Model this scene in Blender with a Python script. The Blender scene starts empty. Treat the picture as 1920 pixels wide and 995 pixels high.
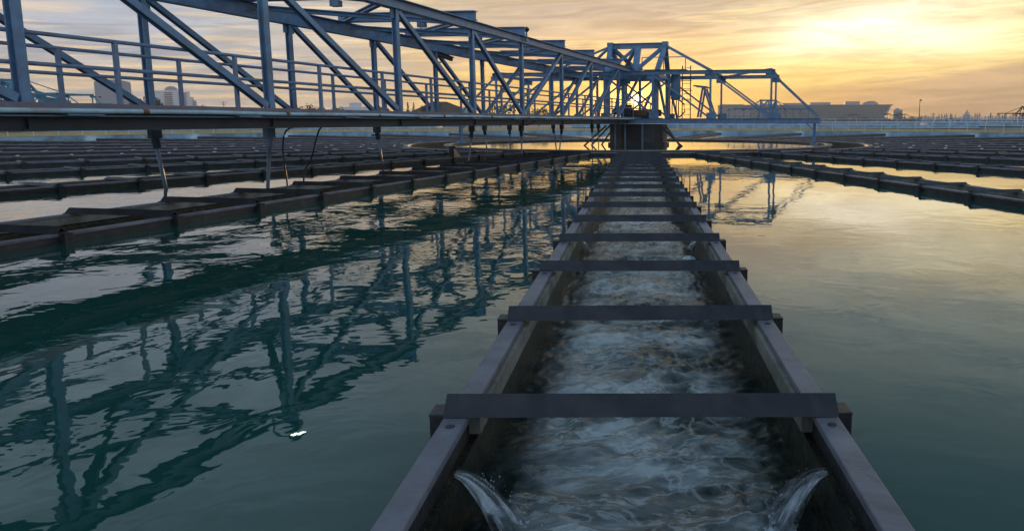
import bpy, math, random
from mathutils import Vector, Matrix, noise
random.seed(7)
R = math.radians
scene = bpy.context.scene
col = scene.collection

# ------------------------------------------------------------------ camera
EYE = 1.36                       # eye above the water (water level is z = 0)
F = 1400.0                       # focal length in photo pixels (1920 wide)
PX0, PY0 = 1215.0, 430.0         # the photograph is cropped: its optical axis meets the picture here
PITCH = math.atan((PY0 - 228.0) / F)
camd = bpy.data.cameras.new('camera')
cam = bpy.data.objects.new('camera', camd); col.objects.link(cam)
cam.location = (0, 0, EYE)
cam.rotation_euler = (R(90) - PITCH, 0, 0)
camd.sensor_width = 36.0; camd.lens = 36.0 * F / 1920.0
camd.shift_x = (960 - PX0) / 1920; camd.shift_y = (PY0 - 497.5) / 1920
camd.clip_start = 0.05; camd.clip_end = 6000
scene.camera = cam

# ------------------------------------------------------------------ world
def lin(r, g, b):
    f = lambda c: (c / 255 / 12.92) if c / 255 <= .04045 else ((c / 255 + .055) / 1.055) ** 2.4
    return (f(r), f(g), f(b), 1)

SUN_AZ, SUN_EL = -0.9, 1.68
AZ0 = 9.5                        # the sky is laid out round this axis
#       # degrees, azimuth measured clockwise from +Y
world = bpy.data.worlds.new('World'); scene.world = world
world.use_nodes = True
nt = world.node_tree; nt.nodes.clear()
def nd(t, tree=None):
    return (tree or nt).nodes.new(t)
def setin(sock, v, tree):
    if hasattr(v, 'is_output') or isinstance(v, bpy.types.NodeSocket): tree.links.new(v, sock)
    else: sock.default_value = v
def m(op, a, b=0.0, c=0.0, tree=None, clamp=False):
    tree = tree or nt
    n = tree.nodes.new('ShaderNodeMath'); n.operation = op; n.use_clamp = clamp
    for i, v in enumerate((a, b, c)): setin(n.inputs[i], v, tree)
    return n.outputs[0]
def ramp(fac, stops, tree=None, interp='LINEAR'):
    tree = tree or nt
    n = tree.nodes.new('ShaderNodeValToRGB'); n.color_ramp.interpolation = interp
    e = n.color_ramp.elements
    while len(e) < len(stops): e.new(0.5)
    for el, (p, c) in zip(e, stops):
        el.position = p; el.color = c if len(c) == 4 else (*c, 1)
    tree.links.new(fac, n.inputs[0]); return n.outputs[0]
def mix(fac, a, b, tree=None, mode='MIX'):
    tree = tree or nt
    n = tree.nodes.new('ShaderNodeMix'); n.data_type = 'RGBA'; n.blend_type = mode
    setin(n.inputs[0], fac, tree); setin(n.inputs[6], a, tree); setin(n.inputs[7], b, tree)
    return n.outputs[2]
def noisetex(vec, scale, detail=4, rough=.55, dist=0, tree=None):
    tree = tree or nt
    n = tree.nodes.new('ShaderNodeTexNoise'); tree.links.new(vec, n.inputs['Vector'])
    n.inputs['Scale'].default_value = scale; n.inputs['Detail'].default_value = detail
    n.inputs['Roughness'].default_value = rough; n.inputs['Distortion'].default_value = dist
    return n.outputs[0]
def comb(x, y, z, tree=None):
    tree = tree or nt
    n = tree.nodes.new('ShaderNodeCombineXYZ')
    for i, v in enumerate((x, y, z)): setin(n.inputs[i], v, tree)
    return n.outputs[0]

tc = nd('ShaderNodeTexCoord'); sep = nd('ShaderNodeSeparateXYZ')
nt.links.new(tc.outputs['Generated'], sep.inputs[0])
dx, dy, dz = sep.outputs
az = m('ADD', m('MULTIPLY', m('ARCTAN2', dx, dy), 57.29578), AZ0)
el = m('MULTIPLY', m('ARCSINE', m('MAXIMUM', dz, 0.0)), 57.29578)
def gauss(a0, e0, sa, se, rot=0.0):
    da = m('SUBTRACT', az, a0); de = m('SUBTRACT', el, e0)
    c, s = math.cos(R(rot)), math.sin(R(rot))
    u = m('ADD', m('MULTIPLY', da, c), m('MULTIPLY', de, s))
    v = m('SUBTRACT', m('MULTIPLY', de, c), m('MULTIPLY', da, s))
    q = m('ADD', m('POWER', m('ABSOLUTE', m('DIVIDE', u, sa)), 2.0), m('POWER', m('ABSOLUTE', m('DIVIDE', v, se)), 2.0))
    return m('EXPONENT', m('MULTIPLY', q, -1.0))
def sstep(x, a, b):
    n = nd('ShaderNodeMapRange'); n.interpolation_type = 'SMOOTHSTEP'
    nt.links.new(x, n.inputs[0]); n.inputs[1].default_value = a; n.inputs[2].default_value = b
    return n.outputs[0]
E = lambda d: min(1, math.sqrt(max(d, 0) / 90.0))       # ramp position for an elevation
elf = m('SQRT', m('DIVIDE', el, 90.0))
left = ramp(elf, [(0, lin(222, 190, 148)), (E(1.5), lin(224, 196, 156)), (E(3.5), lin(190, 182, 172)), (E(6), lin(178, 178, 178)),
                  (E(9), lin(150, 160, 176)), (E(20), lin(142, 166, 186)), (E(35), lin(118, 152, 172)), (1, lin(78, 104, 135))])
mid = ramp(elf, [(0, lin(253, 198, 80)), (E(1.5), lin(254, 205, 78)), (E(3.5), lin(244, 198, 98)), (E(6), lin(212, 186, 138)),
                 (E(9), lin(190, 176, 154)), (E(15), lin(160, 166, 164)), (E(25), lin(112, 134, 150)), (E(40), lin(74, 104, 122)), (1, lin(78, 104, 135))])
right = ramp(elf, [(0, lin(204, 152, 104)), (E(1.5), lin(212, 162, 104)), (E(3.5), lin(240, 190, 115)), (E(5), lin(246, 222, 160)),
                   (E(9), lin(222, 216, 200)), (E(14), lin(176, 182, 174)), (E(24), lin(102, 126, 140)), (E(38), lin(66, 98, 114)), (1, lin(78, 104, 135))])
back = ramp(elf, [(0, lin(196, 200, 212)), (E(8), lin(188, 202, 226)), (E(25), lin(166, 190, 226)), (E(55), lin(124, 150, 180)), (1, lin(88, 114, 140))])
base = mix(sstep(az, -20.0, 0.0), left, mid)
base = mix(sstep(az, 14.0, 30.0), base, right)
base = mix(sstep(m('ABSOLUTE', az), 45.0, 95.0), base, back)
# cloud texture on a flat cloud layer high above (so that it compresses towards the horizon)
inv = m('ADD', dz, 0.045)
cx = m('DIVIDE', dx, inv); cy = m('DIVIDE', dy, inv)
rot = 0.35
px = m('ADD', m('MULTIPLY', cx, math.cos(rot)), m('MULTIPLY', cy, math.sin(rot)))
py = m('SUBTRACT', m('MULTIPLY', cy, math.cos(rot)), m('MULTIPLY', cx, math.sin(rot)))
cvec = comb(m('MULTIPLY', px, 0.55), m('MULTIPLY', py, 1.0), 0.0)
n1 = noisetex(cvec, 0.75, 7, .58, .6)
n2 = noisetex(comb(m('MULTIPLY', az, 0.045), m('MULTIPLY', m('SUBTRACT', el, m('MULTIPLY', az, 0.03)), 0.55), 3.0), 1.6, 6, .55, .8)
n3 = noisetex(comb(m('MULTIPLY', az, 0.12), m('MULTIPLY', m('SUBTRACT', el, m('MULTIPLY', az, 0.04)), 2.1), 9.0), 1.3, 5, .6, .4)
front = m('SUBTRACT', 1.0, sstep(m('ABSOLUTE', az), 60.0, 100.0))
# grey cloud banks
bank = sstep(m('ADD', m('MULTIPLY', n1, .5), m('MULTIPLY', n2, .5)), 0.44, 0.60)
greyc = mix(sstep(az, -25.0, 5.0), lin(140, 152, 174), lin(176, 160, 138))
greyc = mix(sstep(el, 8.0, 16.0), greyc, lin(112, 132, 146))
base = mix(m('MULTIPLY', bank, 0.75), base, greyc)
# thin bright streaks near the horizon
lit = mix(sstep(az, -30.0, 0.0), lin(240, 205, 155), lin(255, 222, 140))
st = m('MULTIPLY', sstep(n3, 0.5, 0.64), m('MULTIPLY', front, m('SUBTRACT', 1.0, sstep(el, 5.0, 16.0))))
base = mix(m('MULTIPLY', st, 0.75), base, lit)
dk = m('MULTIPLY', sstep(m('SUBTRACT', 1.0, n3), 0.5, 0.64), m('MULTIPLY', front, m('SUBTRACT', 1.0, sstep(el, 6.0, 14.0))))
base = mix(m('MULTIPLY', dk, 0.7), base, mix(sstep(az, -20.0, 0.0), lin(172, 172, 182), lin(198, 158, 112)))
# grey bank over the top middle, and the darker streaks beside the bright opening
def over(b, g, amt, c): return mix(m('MULTIPLY', g, amt), b, c)
wob = m('ADD', 0.55, m('MULTIPLY', n2, 0.9))
base = over(base, m('MULTIPLY', gauss(3, 7.9, 14, 2.1, 3), wob), 0.9, lin(180, 164, 146))
base = over(base, m('MULTIPLY', gauss(13, 5.0, 6, .8, 6), wob), 0.65, lin(205, 172, 120))
base = over(base, m('MULTIPLY', gauss(-26, 7.6, 7, 1.8, -6), wob), 0.7, lin(146, 160, 184))
base = over(base, m('MULTIPLY', gauss(-14, 4.5, 6, 2.2, -10), wob), 0.5, lin(180, 176, 178))
# the bright opening, a diagonal fan up to the right
g1 = gauss(29, 4.9, 12, 2.1, 4); g2 = gauss(32, 8.6, 12, 3.2, 4); g3 = gauss(21.5, 4.4, 6, 1.1, 12); g0 = gauss(20, 2.6, 5, .9, 8)
gl = m('MINIMUM', m('ADD', m('ADD', g1, m('MULTIPLY', g2, .8)), m('ADD', g3, m('MULTIPLY', g0, .7))), 1.0)
gl = m('MULTIPLY', gl, m('ADD', 0.62, m('MULTIPLY', sstep(n2, .36, .6), .42)), clamp=True)
base = mix(m('MULTIPLY', gl, .92), base, mix(sstep(el, 4.0, 10.0), (1.12, 0.80, 0.28, 1), (1.08, 0.95, 0.60, 1)))
g4 = m('ADD', gauss(25, 6.9, 6.5, 1.5, 12), m('MULTIPLY', gauss(30.5, 5.6, 4.5, 1.0, 0), .6))
base = mix(m('MULTIPLY', g4, .9, clamp=True), base, (1.5, 1.36, 1.05, 1))
base = over(base, m('MULTIPLY', gauss(12, 9.3, 9, 1.0, 4), wob), 0.9, lin(176, 162, 148))
base = mix(m('MULTIPLY', gauss(17.5, 2.7, 7.5, 1.2, 3), .75), base, (1.05, 0.70, 0.20, 1))
dk2 = m('MULTIPLY', sstep(n1, .5, .62), m('MULTIPLY', front, m('SUBTRACT', 1.0, sstep(el, 9.0, 18.0))))
base = mix(m('MULTIPLY', dk2, .38), base, mix(sstep(az, -18.0, 4.0), lin(150, 160, 178), lin(206, 180, 140)))
# dusky bank low on the right
edge = m('SUBTRACT', m('ADD', 2.25, m('MULTIPLY', m('SUBTRACT', az, 19.0), 0.105)), m('MULTIPLY', m('SUBTRACT', n2, .5), -1.0))
bk = m('MULTIPLY', sstep(m('SUBTRACT', edge, el), 0.0, 0.55), sstep(az, 15.0, 23.0))
bk = m('MULTIPLY', bk, m('SUBTRACT', 1.0, sstep(az, 60.0, 95.0)))
base = mix(m('MULTIPLY', bk, .85), base, mix(sstep(az, 17.0, 34.0), lin(226, 176, 104), lin(200, 165, 128)))
n4 = noisetex(comb(m('MULTIPLY', az, 0.085), m('MULTIPLY', m('SUBTRACT', el, m('MULTIPLY', az, 0.055)), 0.85), 21.0), 1.5, 9, .62, 1.1)
mod = m('ADD', 0.84, m('MULTIPLY', sstep(n4, .34, .64), .32))
mod = m('ADD', 1.0, m('MULTIPLY', m('SUBTRACT', mod, 1.0), m('MULTIPLY', front, m('SUBTRACT', 1.0, sstep(el, 12.0, 22.0)))))
vm = nd('ShaderNodeVectorMath'); vm.operation = 'SCALE'; nt.links.new(base, vm.inputs[0]); nt.links.new(mod, vm.inputs['Scale'])
base = vm.outputs[0]
# the glow round the sun, and its disc
base = mix(m('MULTIPLY', gauss(10.0, 1.4, 9.0, 1.9), .8), base, (1.10, 0.70, 0.13, 1))
base = mix(m('MULTIPLY', gauss(SUN_AZ + AZ0, SUN_EL, 3.0, 1.5), .97), base, (3.2, 1.9, 0.45, 1))
disc = gauss(SUN_AZ + AZ0, SUN_EL, 0.34, 0.34)
addd = nd('ShaderNodeVectorMath'); addd.operation = 'ADD'
scl = nd('ShaderNodeVectorMath'); scl.operation = 'SCALE'; scl.inputs[0].default_value = (14, 9, 3.5)
nt.links.new(disc, scl.inputs['Scale'])
nt.links.new(base, addd.inputs[0]); nt.links.new(scl.outputs[0], addd.inputs[1])
sky = nd('ShaderNodeTexSky'); sky.sky_type = 'NISHITA'; sky.sun_disc = False
sky.sun_elevation = R(SUN_EL); sky.sun_rotation = R(SUN_AZ)
sk = nd('ShaderNodeVectorMath'); sk.operation = 'SCALE'; sk.inputs['Scale'].default_value = 0.012
nt.links.new(sky.outputs[0], sk.inputs[0])
add2 = nd('ShaderNodeVectorMath'); add2.operation = 'ADD'
nt.links.new(addd.outputs[0], add2.inputs[0]); nt.links.new(sk.outputs[0], add2.inputs[1])
bg = nd('ShaderNodeBackground'); bg.inputs['Strength'].default_value = 0.95
out = nd('ShaderNodeOutputWorld')
nt.links.new(add2.outputs[0], bg.inputs['Color']); nt.links.new(bg.outputs[0], out.inputs['Surface'])
world.cycles.sampling_method = 'MANUAL'; world.cycles.sample_map_resolution = 1024

sund = bpy.data.lights.new('sun', 'SUN'); sund.energy = 2.0; sund.angle = R(0.6); sund.color = (1, .62, .28)
sun = bpy.data.objects.new('sun', sund); col.objects.link(sun)
sv = Vector((math.sin(R(SUN_AZ)) * math.cos(R(SUN_EL)), math.cos(R(SUN_AZ)) * math.cos(R(SUN_EL)), math.sin(R(SUN_EL))))
sun.rotation_euler = (-sv).to_track_quat('-Z', 'Y').to_euler()

scene.view_settings.view_transform = 'Standard'; scene.view_settings.look = 'None'
scene.view_settings.exposure = 0.44; scene.view_settings.gamma = 1.0
scene.render.engine = 'CYCLES'
scene.cycles.max_bounces = 6; scene.cycles.transparent_max_bounces = 12
scene.cycles.volume_step_rate = 4; scene.cycles.volume_bounces = 0

# ------------------------------------------------------------------ materials
def mat(name, color, rough=.6, metal=0.0, var=.18, scale=6.0, bump=.0, bscale=30.0, spec=.5, dirt=None, dirt_amt=.5, dirt_scale=1.5, coord='Object', detail=5):
    M = bpy.data.materials.new(name); M.use_nodes = True
    t = M.node_tree; b = t.nodes['Principled BSDF']
    tcx = t.nodes.new('ShaderNodeTexCoord'); v = tcx.outputs[coord]
    n = noisetex(v, scale, detail, .6, .3, t)
    lo = tuple(c * (1 - var) for c in color[:3]) + (1,); hi = tuple(min(1, c * (1 + var)) for c in color[:3]) + (1,)
    c = ramp(n, [(.3, lo), (.7, hi)], t)
    if dirt:
        dn = noisetex(v, dirt_scale, 8, .65, .6, t)
        f = ramp(dn, [(.45, (0, 0, 0, 1)), (.68, (dirt_amt,) * 3 + (1,))], t)
        c = mix(f, c, (*dirt, 1), t)
    t.links.new(c, b.inputs['Base Color'])
    rn = m('ADD', rough - .08, m('MULTIPLY', noisetex(v, scale * 2.3, 4, .6, 0, t), .16, tree=t), tree=t)
    t.links.new(rn, b.inputs['Roughness'])
    b.inputs['Metallic'].default_value = metal; b.inputs['Specular IOR Level'].default_value = spec
    if bump:
        bn = t.nodes.new('ShaderNodeBump'); bn.inputs['Strength'].default_value = 1.0; bn.inputs['Distance'].default_value = bump
        t.links.new(noisetex(v, bscale, 6, .65, .2, t), bn.inputs['Height']); t.links.new(bn.outputs[0], b.inputs['Normal'])
    return M
def emis(name, color, s):
    M = bpy.data.materials.new(name); M.use_nodes = True
    b = M.node_tree.nodes['Principled BSDF']
    b.inputs['Base Color'].default_value = (.8, .8, .8, 1)
    b.inputs['Emission Color'].default_value = color; b.inputs['Emission Strength'].default_value = s
    return M
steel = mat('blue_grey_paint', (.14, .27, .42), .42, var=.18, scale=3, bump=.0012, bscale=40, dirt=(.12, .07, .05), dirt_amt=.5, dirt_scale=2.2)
steel_dark = mat('dark_paint_and_shade', (.018, .040, .066), .5, var=.25, scale=2, bump=.001, bscale=50, dirt=(.02, .018, .016), dirt_amt=.6)  # on the bottom chord this dark colour carries the shade under the deck
steel_rail = mat('rail_paint', (.17, .25, .36), .42, var=.15, scale=5, dirt=(.16, .08, .045), dirt_amt=.45, dirt_scale=3)
deckm = mat('deck_plate', (.20, .19, .24), .6, var=.2, scale=4, dirt=(.20, .09, .05), dirt_amt=.5, dirt_scale=2)
conduitm = mat('pale_conduit', (.46, .66, .70), .4, var=.1, scale=3, dirt=(.25, .12, .06), dirt_amt=.6, dirt_scale=1.2)
teal = mat('teal_paint', (.06, .28, .38), .5, var=.2, scale=.8)
strapm = mat('black_angle_iron', (.017, .018, .022), .5, var=.35, scale=5, bump=.0012, bscale=50, dirt=(.065, .055, .05), dirt_amt=.65, dirt_scale=3.4, detail=8)
strapfar = mat('dull_angle_iron', (.022, .024, .030), .85, var=.3, scale=5, spec=.15)
rimm = mat('worn_rim_coating', (.18, .175, .20), .5, var=.30, scale=2.5, bump=.004, bscale=34, dirt=(.07, .065, .08), dirt_amt=.75, dirt_scale=2.6, detail=8)
rimfar = mat('far_iron_glints', (.10, .11, .13), .35, var=.5, scale=1.5)  # paler than the near irons: their glints are put into the colour
boardm = mat('weathered_board', (.25, .235, .19), .65, var=.3, scale=3, bump=.003, bscale=20, dirt=(.05, .05, .03), dirt_amt=.8, dirt_scale=2.5)
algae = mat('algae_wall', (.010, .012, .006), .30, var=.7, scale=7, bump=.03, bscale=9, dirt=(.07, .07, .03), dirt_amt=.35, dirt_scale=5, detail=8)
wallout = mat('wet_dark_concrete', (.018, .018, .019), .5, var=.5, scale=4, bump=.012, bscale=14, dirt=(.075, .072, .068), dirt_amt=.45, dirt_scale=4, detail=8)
ringm = mat('pale_ring_concrete', (.30, .25, .23), .7, var=.2, scale=2, bump=.004, bscale=18, dirt=(.08, .07, .07), dirt_amt=.6)
bluewall = mat('blue_washed_wall', (.32, .52, .66), .75, var=.15, scale=.5, dirt=(.05, .09, .10), dirt_amt=.75, dirt_scale=.6, detail=8)
sandy = mat('sandy_concrete', (.60, .47, .24), .8, var=.2, scale=.4)
groundm = mat('ground_mat', (.10, .10, .09), .9, var=.4, scale=.05)
pierm = mat('dark_pier_concrete', (.030, .028, .030), .6, var=.35, scale=1.5, bump=.01, bscale=8, dirt=(.09, .075, .06), dirt_amt=.5, dirt_scale=.9)
hosem = mat('black_rubber', (.012, .012, .013), .45)
rustm = mat('rusty_iron', (.20, .09, .045), .7, var=.4, scale=6)
whitem = mat('white_wall', (.80, .81, .84), .8, var=.08, scale=.1)
greym = mat('grey_clad_wall', (.44, .43, .45), .7, var=.1, scale=.02)
arenam = mat('arena_cladding', (.36, .34, .33), .6, var=.12, scale=.02)
arenad = mat('arena_joint', (.20, .19, .19), .7, var=.12, scale=.02)
roofm = mat('roof_tile', (.10, .06, .045), .8, var=.3, scale=.3)
glassm = mat('window_glass', (.04, .05, .07), .15)
leafm = [mat('leaf_green', (.045, .075, .025), .7, var=.5, scale=.5), mat('leaf_dark', (.02, .035, .022), .8, var=.5, scale=.5)]
barkm = mat('bark', (.08, .06, .045), .9)
led = emis('led_light', (.6, 1, .68, 1), 26)

def water_mat(name, body, amp, scale, rough=.03, calm=None, spec=.5):
    M = bpy.data.materials.new(name); M.use_nodes = True
    t = M.node_tree; b = t.nodes['Principled BSDF']
    b.inputs['IOR'].default_value = 1.45; b.inputs['Roughness'].default_value = rough
    b.inputs['Specular IOR Level'].default_value = spec
    tcx = t.nodes.new('ShaderNodeTexCoord'); v = tcx.outputs['Object']
    bn0 = noisetex(v, .12, 3, .5, .4, t)
    c = ramp(bn0, [(.3, tuple(x * .85 for x in body) + (1,)), (.7, tuple(x * 1.15 for x in body) + (1,))], t)
    t.links.new(c, b.inputs['Base Color'])
    sp = t.nodes.new('ShaderNodeSeparateXYZ'); t.links.new(v, sp.inputs[0])
    # ripples: wavelets of three sizes, livelier on the left where the bridge rods stir the water
    a = noisetex(v, scale, 3, .5, .6, t); bb = noisetex(v, scale * 3.1, 2, .5, .3, t); cc = noisetex(v, scale * .22, 2, .5, 0, t)
    h = m('ADD', m('ADD', a, m('MULTIPLY', bb, .15, tree=t), tree=t), m('MULTIPLY', cc, 2.2, tree=t), tree=t)
    if calm:
        mr = t.nodes.new('ShaderNodeMapRange'); mr.interpolation_type = 'SMOOTHSTEP'
        w = m('ADD', sp.outputs[0], m('MULTIPLY', bn0, 1.5, tree=t), tree=t)
        t.links.new(w, mr.inputs[0])
        for i, x in enumerate(calm): mr.inputs[i + 1].default_value = x
        amt = mr.outputs[0]
        patch = ramp(noisetex(v, .35, 2, .5, .5, t), [(.35, (.6, .6, .6, 1)), (.65, (1.25, 1.25, 1.25, 1))], t)
        h = m('MULTIPLY', h, m('MULTIPLY', amt, patch, tree=t), tree=t)
    bu = t.nodes.new('ShaderNodeBump'); bu.inputs['Strength'].default_value = 1; bu.inputs['Distance'].default_value = amp
    t.links.new(h, bu.inputs['Height']); t.links.new(bu.outputs[0], b.inputs['Normal'])
    return M
pondm = water_mat('pond_water_mat', (.009, .066, .050), .0050, 1.9, .012, calm=(-3.2, .6, 1.0, .55))
poolm = water_mat('pool_water_mat', (.03, .09, .06), .0012, 2.0, .03)
chanm = water_mat('channel_water_mat', (.02, .035, .035), .01, 4.0, .1)

def flow_mat():
    M = bpy.data.materials.new('rushing_water'); M.use_nodes = True
    t = M.node_tree; b = t.nodes['Principled BSDF']
    b.inputs['IOR'].default_value = 1.33
    tcx = t.nodes.new('ShaderNodeTexCoord'); v = tcx.outputs['Object']
    mp = t.nodes.new('ShaderNodeMapping'); mp.inputs['Scale'].default_value = (1.15, .55, 1); mp.inputs['Rotation'].default_value = (0, 0, .5)
    t.links.new(v, mp.inputs[0]); v2 = mp.outputs[0]
    sp = t.nodes.new('ShaderNodeSeparateXYZ'); t.links.new(v, sp.inputs[0])
    ay = m('ABSOLUTE', sp.outputs[1], tree=t)
    mr = t.nodes.new('ShaderNodeMapRange'); mr.interpolation_type = 'SMOOTHSTEP'
    t.links.new(m('ADD', ay, m('MULTIPLY', noisetex(v, 3.5, 5, .6, .5, t), .34, tree=t), tree=t), mr.inputs[0])
    for i, x in enumerate((.58, .80, 1.0, 0.0)): mr.inputs[i + 1].default_value = x
    core = mr.outputs[0]
    fm = noisetex(v2, 3.0, 10, .66, .35, t)
    big = noisetex(v2, 1.3, 3, .5, .4, t)
    f = ramp(m('ADD', m('MULTIPLY', fm, .75, tree=t), m('MULTIPLY', big, .25, tree=t), tree=t), [(.42, (.02,) * 3 + (1,)), (.52, (.35,) * 3 + (1,)), (.62, (1,) * 3 + (1,))], t)
    rid = m('ABSOLUTE', m('SUBTRACT', noisetex(v2, 4.2, 8, .6, .9, t), .5, tree=t), tree=t)
    lines = ramp(rid, [(0.0, (1, 1, 1, 1)), (.035, (0, 0, 0, 1))], t)
    f = m('ADD', f, m('MULTIPLY', lines, m('MULTIPLY', big, .9, tree=t), tree=t), tree=t, clamp=True)
    f = m('MULTIPLY', f, core, tree=t)
    c = mix(f, (.008, .018, .014, 1), (.50, .54, .52, 1), t)  # pale tone is foam plus painted-in sky sheen, left dark along the edges
    t.links.new(c, b.inputs['Base Color'])
    t.links.new(m('ADD', .06, m('MULTIPLY', f, .18, tree=t), tree=t), b.inputs['Roughness'])
    b.inputs['Specular IOR Level'].default_value = .9
    bu = t.nodes.new('ShaderNodeBump'); bu.inputs['Distance'].default_value = .02
    t.links.new(m('ADD', fm, m('MULTIPLY', noisetex(v2, 16, 5, .65, .8, t), .4, tree=t), tree=t), bu.inputs['Height'])
    t.links.new(bu.outputs[0], b.inputs['Normal'])
    return M
flowm = flow_mat()
def jet_mat(foam):
    M = bpy.data.materials.new('falling_water' if not foam else 'foam_drops'); M.use_nodes = True
    t = M.node_tree; b = t.nodes['Principled BSDF']
    b.inputs['Base Color'].default_value = (.70, .78, .82, 1); b.inputs['Roughness'].default_value = .15
    b.inputs['IOR'].default_value = 1.33; b.inputs['Transmission Weight'].default_value = .93 if not foam else .75
    if not foam:
        b.inputs['IOR'].default_value = 1.12; b.inputs['Base Color'].default_value = (.9, .95, .96, 1)
        uvn = t.nodes.new('ShaderNodeUVMap'); mp = t.nodes.new('ShaderNodeMapping'); mp.inputs['Scale'].default_value = (7, .8, 1); mp.inputs['Rotation'].default_value = (0, 0, .12)
        t.links.new(uvn.outputs[0], mp.inputs[0])
        nn = noisetex(mp.outputs[0], 1.5, 6, .62, .5, t)
        st_ = ramp(nn, [(.50, (0, 0, 0, 1)), (.62, (1, 1, 1, 1))], t)
        al = ramp(nn, [(.42, (0, 0, 0, 1)), (.50, (.45, .45, .45, 1)), (.62, (.95, .95, .95, 1))], t)
        t.links.new(al, b.inputs['Alpha'])
        t.links.new(m('SUBTRACT', .95, m('MULTIPLY', st_, .55, tree=t), tree=t), b.inputs['Transmission Weight'])
        bu = t.nodes.new('ShaderNodeBump'); bu.inputs['Distance'].default_value = .02
        t.links.new(nn, bu.inputs['Height']); t.links.new(bu.outputs[0], b.inputs['Normal'])
    return M
foamm = jet_mat(True)
foamm.node_tree.nodes['Principled BSDF'].inputs['Transmission Weight'].default_value = .35
jetm = jet_mat(False)

# ------------------------------------------------------------------ mesh helpers
class MB:
    def __init__(s): s.v = []; s.f = []
    def add(s, vs, fs):
        o = len(s.v); s.v += [tuple(p) for p in vs]; s.f += [tuple(i + o for i in f) for f in fs]; return s
    def box(s, x0, x1, y0, y1, z0, z1):
        return s.add([(x0, y0, z0), (x1, y0, z0), (x1, y1, z0), (x0, y1, z0), (x0, y0, z1), (x1, y0, z1), (x1, y1, z1), (x0, y1, z1)],
                     [(0, 3, 2, 1), (4, 5, 6, 7), (0, 1, 5, 4), (1, 2, 6, 5), (2, 3, 7, 6), (3, 0, 4, 7)])
    def prism(s, prof, p, q, up=(0, 0, 1)):
        """extrude the 2-D profile (side, up) from p to q"""
        p = Vector(p); q = Vector(q); d = (q - p).normalized(); u = Vector(up)
        if abs(d.dot(u)) > .98: u = Vector((1, 0, 0))
        side = d.cross(u).normalized(); u = side.cross(d).normalized()
        n = len(prof)
        vs = [p + side * a + u * b for a, b in prof] + [q + side * a + u * b for a, b in prof]
        fs = [(i, (i + 1) % n, n + (i + 1) % n, n + i) for i in range(n)] + [tuple(range(n))[::-1], tuple(range(n, 2 * n))]
        return s.add(vs, fs)
    def bar(s, p, q, w, h=None, up=(0, 0, 1)):
        h = h or w; return s.prism([(-w / 2, -h / 2), (w / 2, -h / 2), (w / 2, h / 2), (-w / 2, h / 2)], p, q, up)
    def ibeam(s, p, q, w, h, t=.014, up=(0, 0, 1)):
        a, b = w / 2, h / 2; k = t / 2; t2 = t * 1.3
        return s.prism([(-a, -b), (a, -b), (a, -b + t2), (k, -b + t2), (k, b - t2), (a, b - t2), (a, b), (-a, b), (-a, b - t2), (-k, b - t2), (-k, -b + t2), (-a, -b + t2)], p, q, up)
    def channel(s, p, q, w, h, t=.012, up=(0, 0, 1)):
        a, b = w / 2, h / 2
        return s.prism([(-a, -b), (a, -b), (a, -b + t), (-a + t, -b + t), (-a + t, b - t), (a, b - t), (a, b), (-a, b)], p, q, up)
    def tube(s, pts, r, n=8):
        pts = [Vector(p) for p in pts]; rings = []
        rr = r if isinstance(r, (list, tuple)) else [r] * len(pts)
        for i, p in enumerate(pts):
            d = (pts[min(i + 1, len(pts) - 1)] - pts[max(i - 1, 0)]).normalized()
            u = Vector((0, 0, 1)) if abs(d.z) < .95 else Vector((1, 0, 0))
            a = d.cross(u).normalized(); b = a.cross(d)
            rings.append([p + (a * math.cos(2 * math.pi * k / n) + b * math.sin(2 * math.pi * k / n)) * rr[i] for k in range(n)])
        vs = [v for r_ in rings for v in r_]; fs = []
        for i in range(len(pts) - 1):
            for k in range(n):
                fs.append((i * n + k, i * n + (k + 1) % n, (i + 1) * n + (k + 1) % n, (i + 1) * n + k))
        fs += [tuple(range(n))[::-1], tuple(range((len(pts) - 1) * n, len(pts) * n))]
        return s.add(vs, fs)
    def build(s, name, material, parent=None, loc=(0, 0, 0), rz=0, smooth=False, bevel=0):
        me = bpy.data.meshes.new(name); me.from_pydata(s.v, [], s.f); me.update()
        o = bpy.data.objects.new(name, me); col.objects.link(o)
        if material: me.materials.append(material)
        o.location = loc; o.rotation_euler = (0, 0, rz)
        if parent: o.parent = parent
        if smooth:
            for p in me.polygons: p.use_smooth = True
        if bevel:
            b = o.modifiers.new('bevel', 'BEVEL'); b.width = bevel; b.segments = 2; b.limit_method = 'ANGLE'
        return o
def tag(o, label=None, cat=None, group=None, kind=None):
    if label: o['label'] = label
    if cat: o['category'] = cat
    if group: o['group'] = group
    if kind: o['kind'] = kind
    return o
def empty(name, loc=(0, 0, 0), rz=0, **k):
    o = bpy.data.objects.new(name, None); col.objects.link(o); o.location = loc; o.rotation_euler = (0, 0, rz)
    o.empty_display_size = .2
    return tag(o, **k)
def dup(o, parent=None, loc=None, rz=None):
    c = o.copy(); col.objects.link(c)
    if parent: c.parent = parent
    if loc is not None: c.location = loc
    if rz is not None: c.rotation_euler = (0, 0, rz)
    return c
def X(px, Y):                      # world x of photo column px (near the horizon) at forward distance Y
    return (px - PX0) / F * Y * math.cos(PITCH)
def Z(py, Y):                      # world z of photo row py at forward distance Y
    return EYE + (228 - py) * Y / 1428.0

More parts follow.
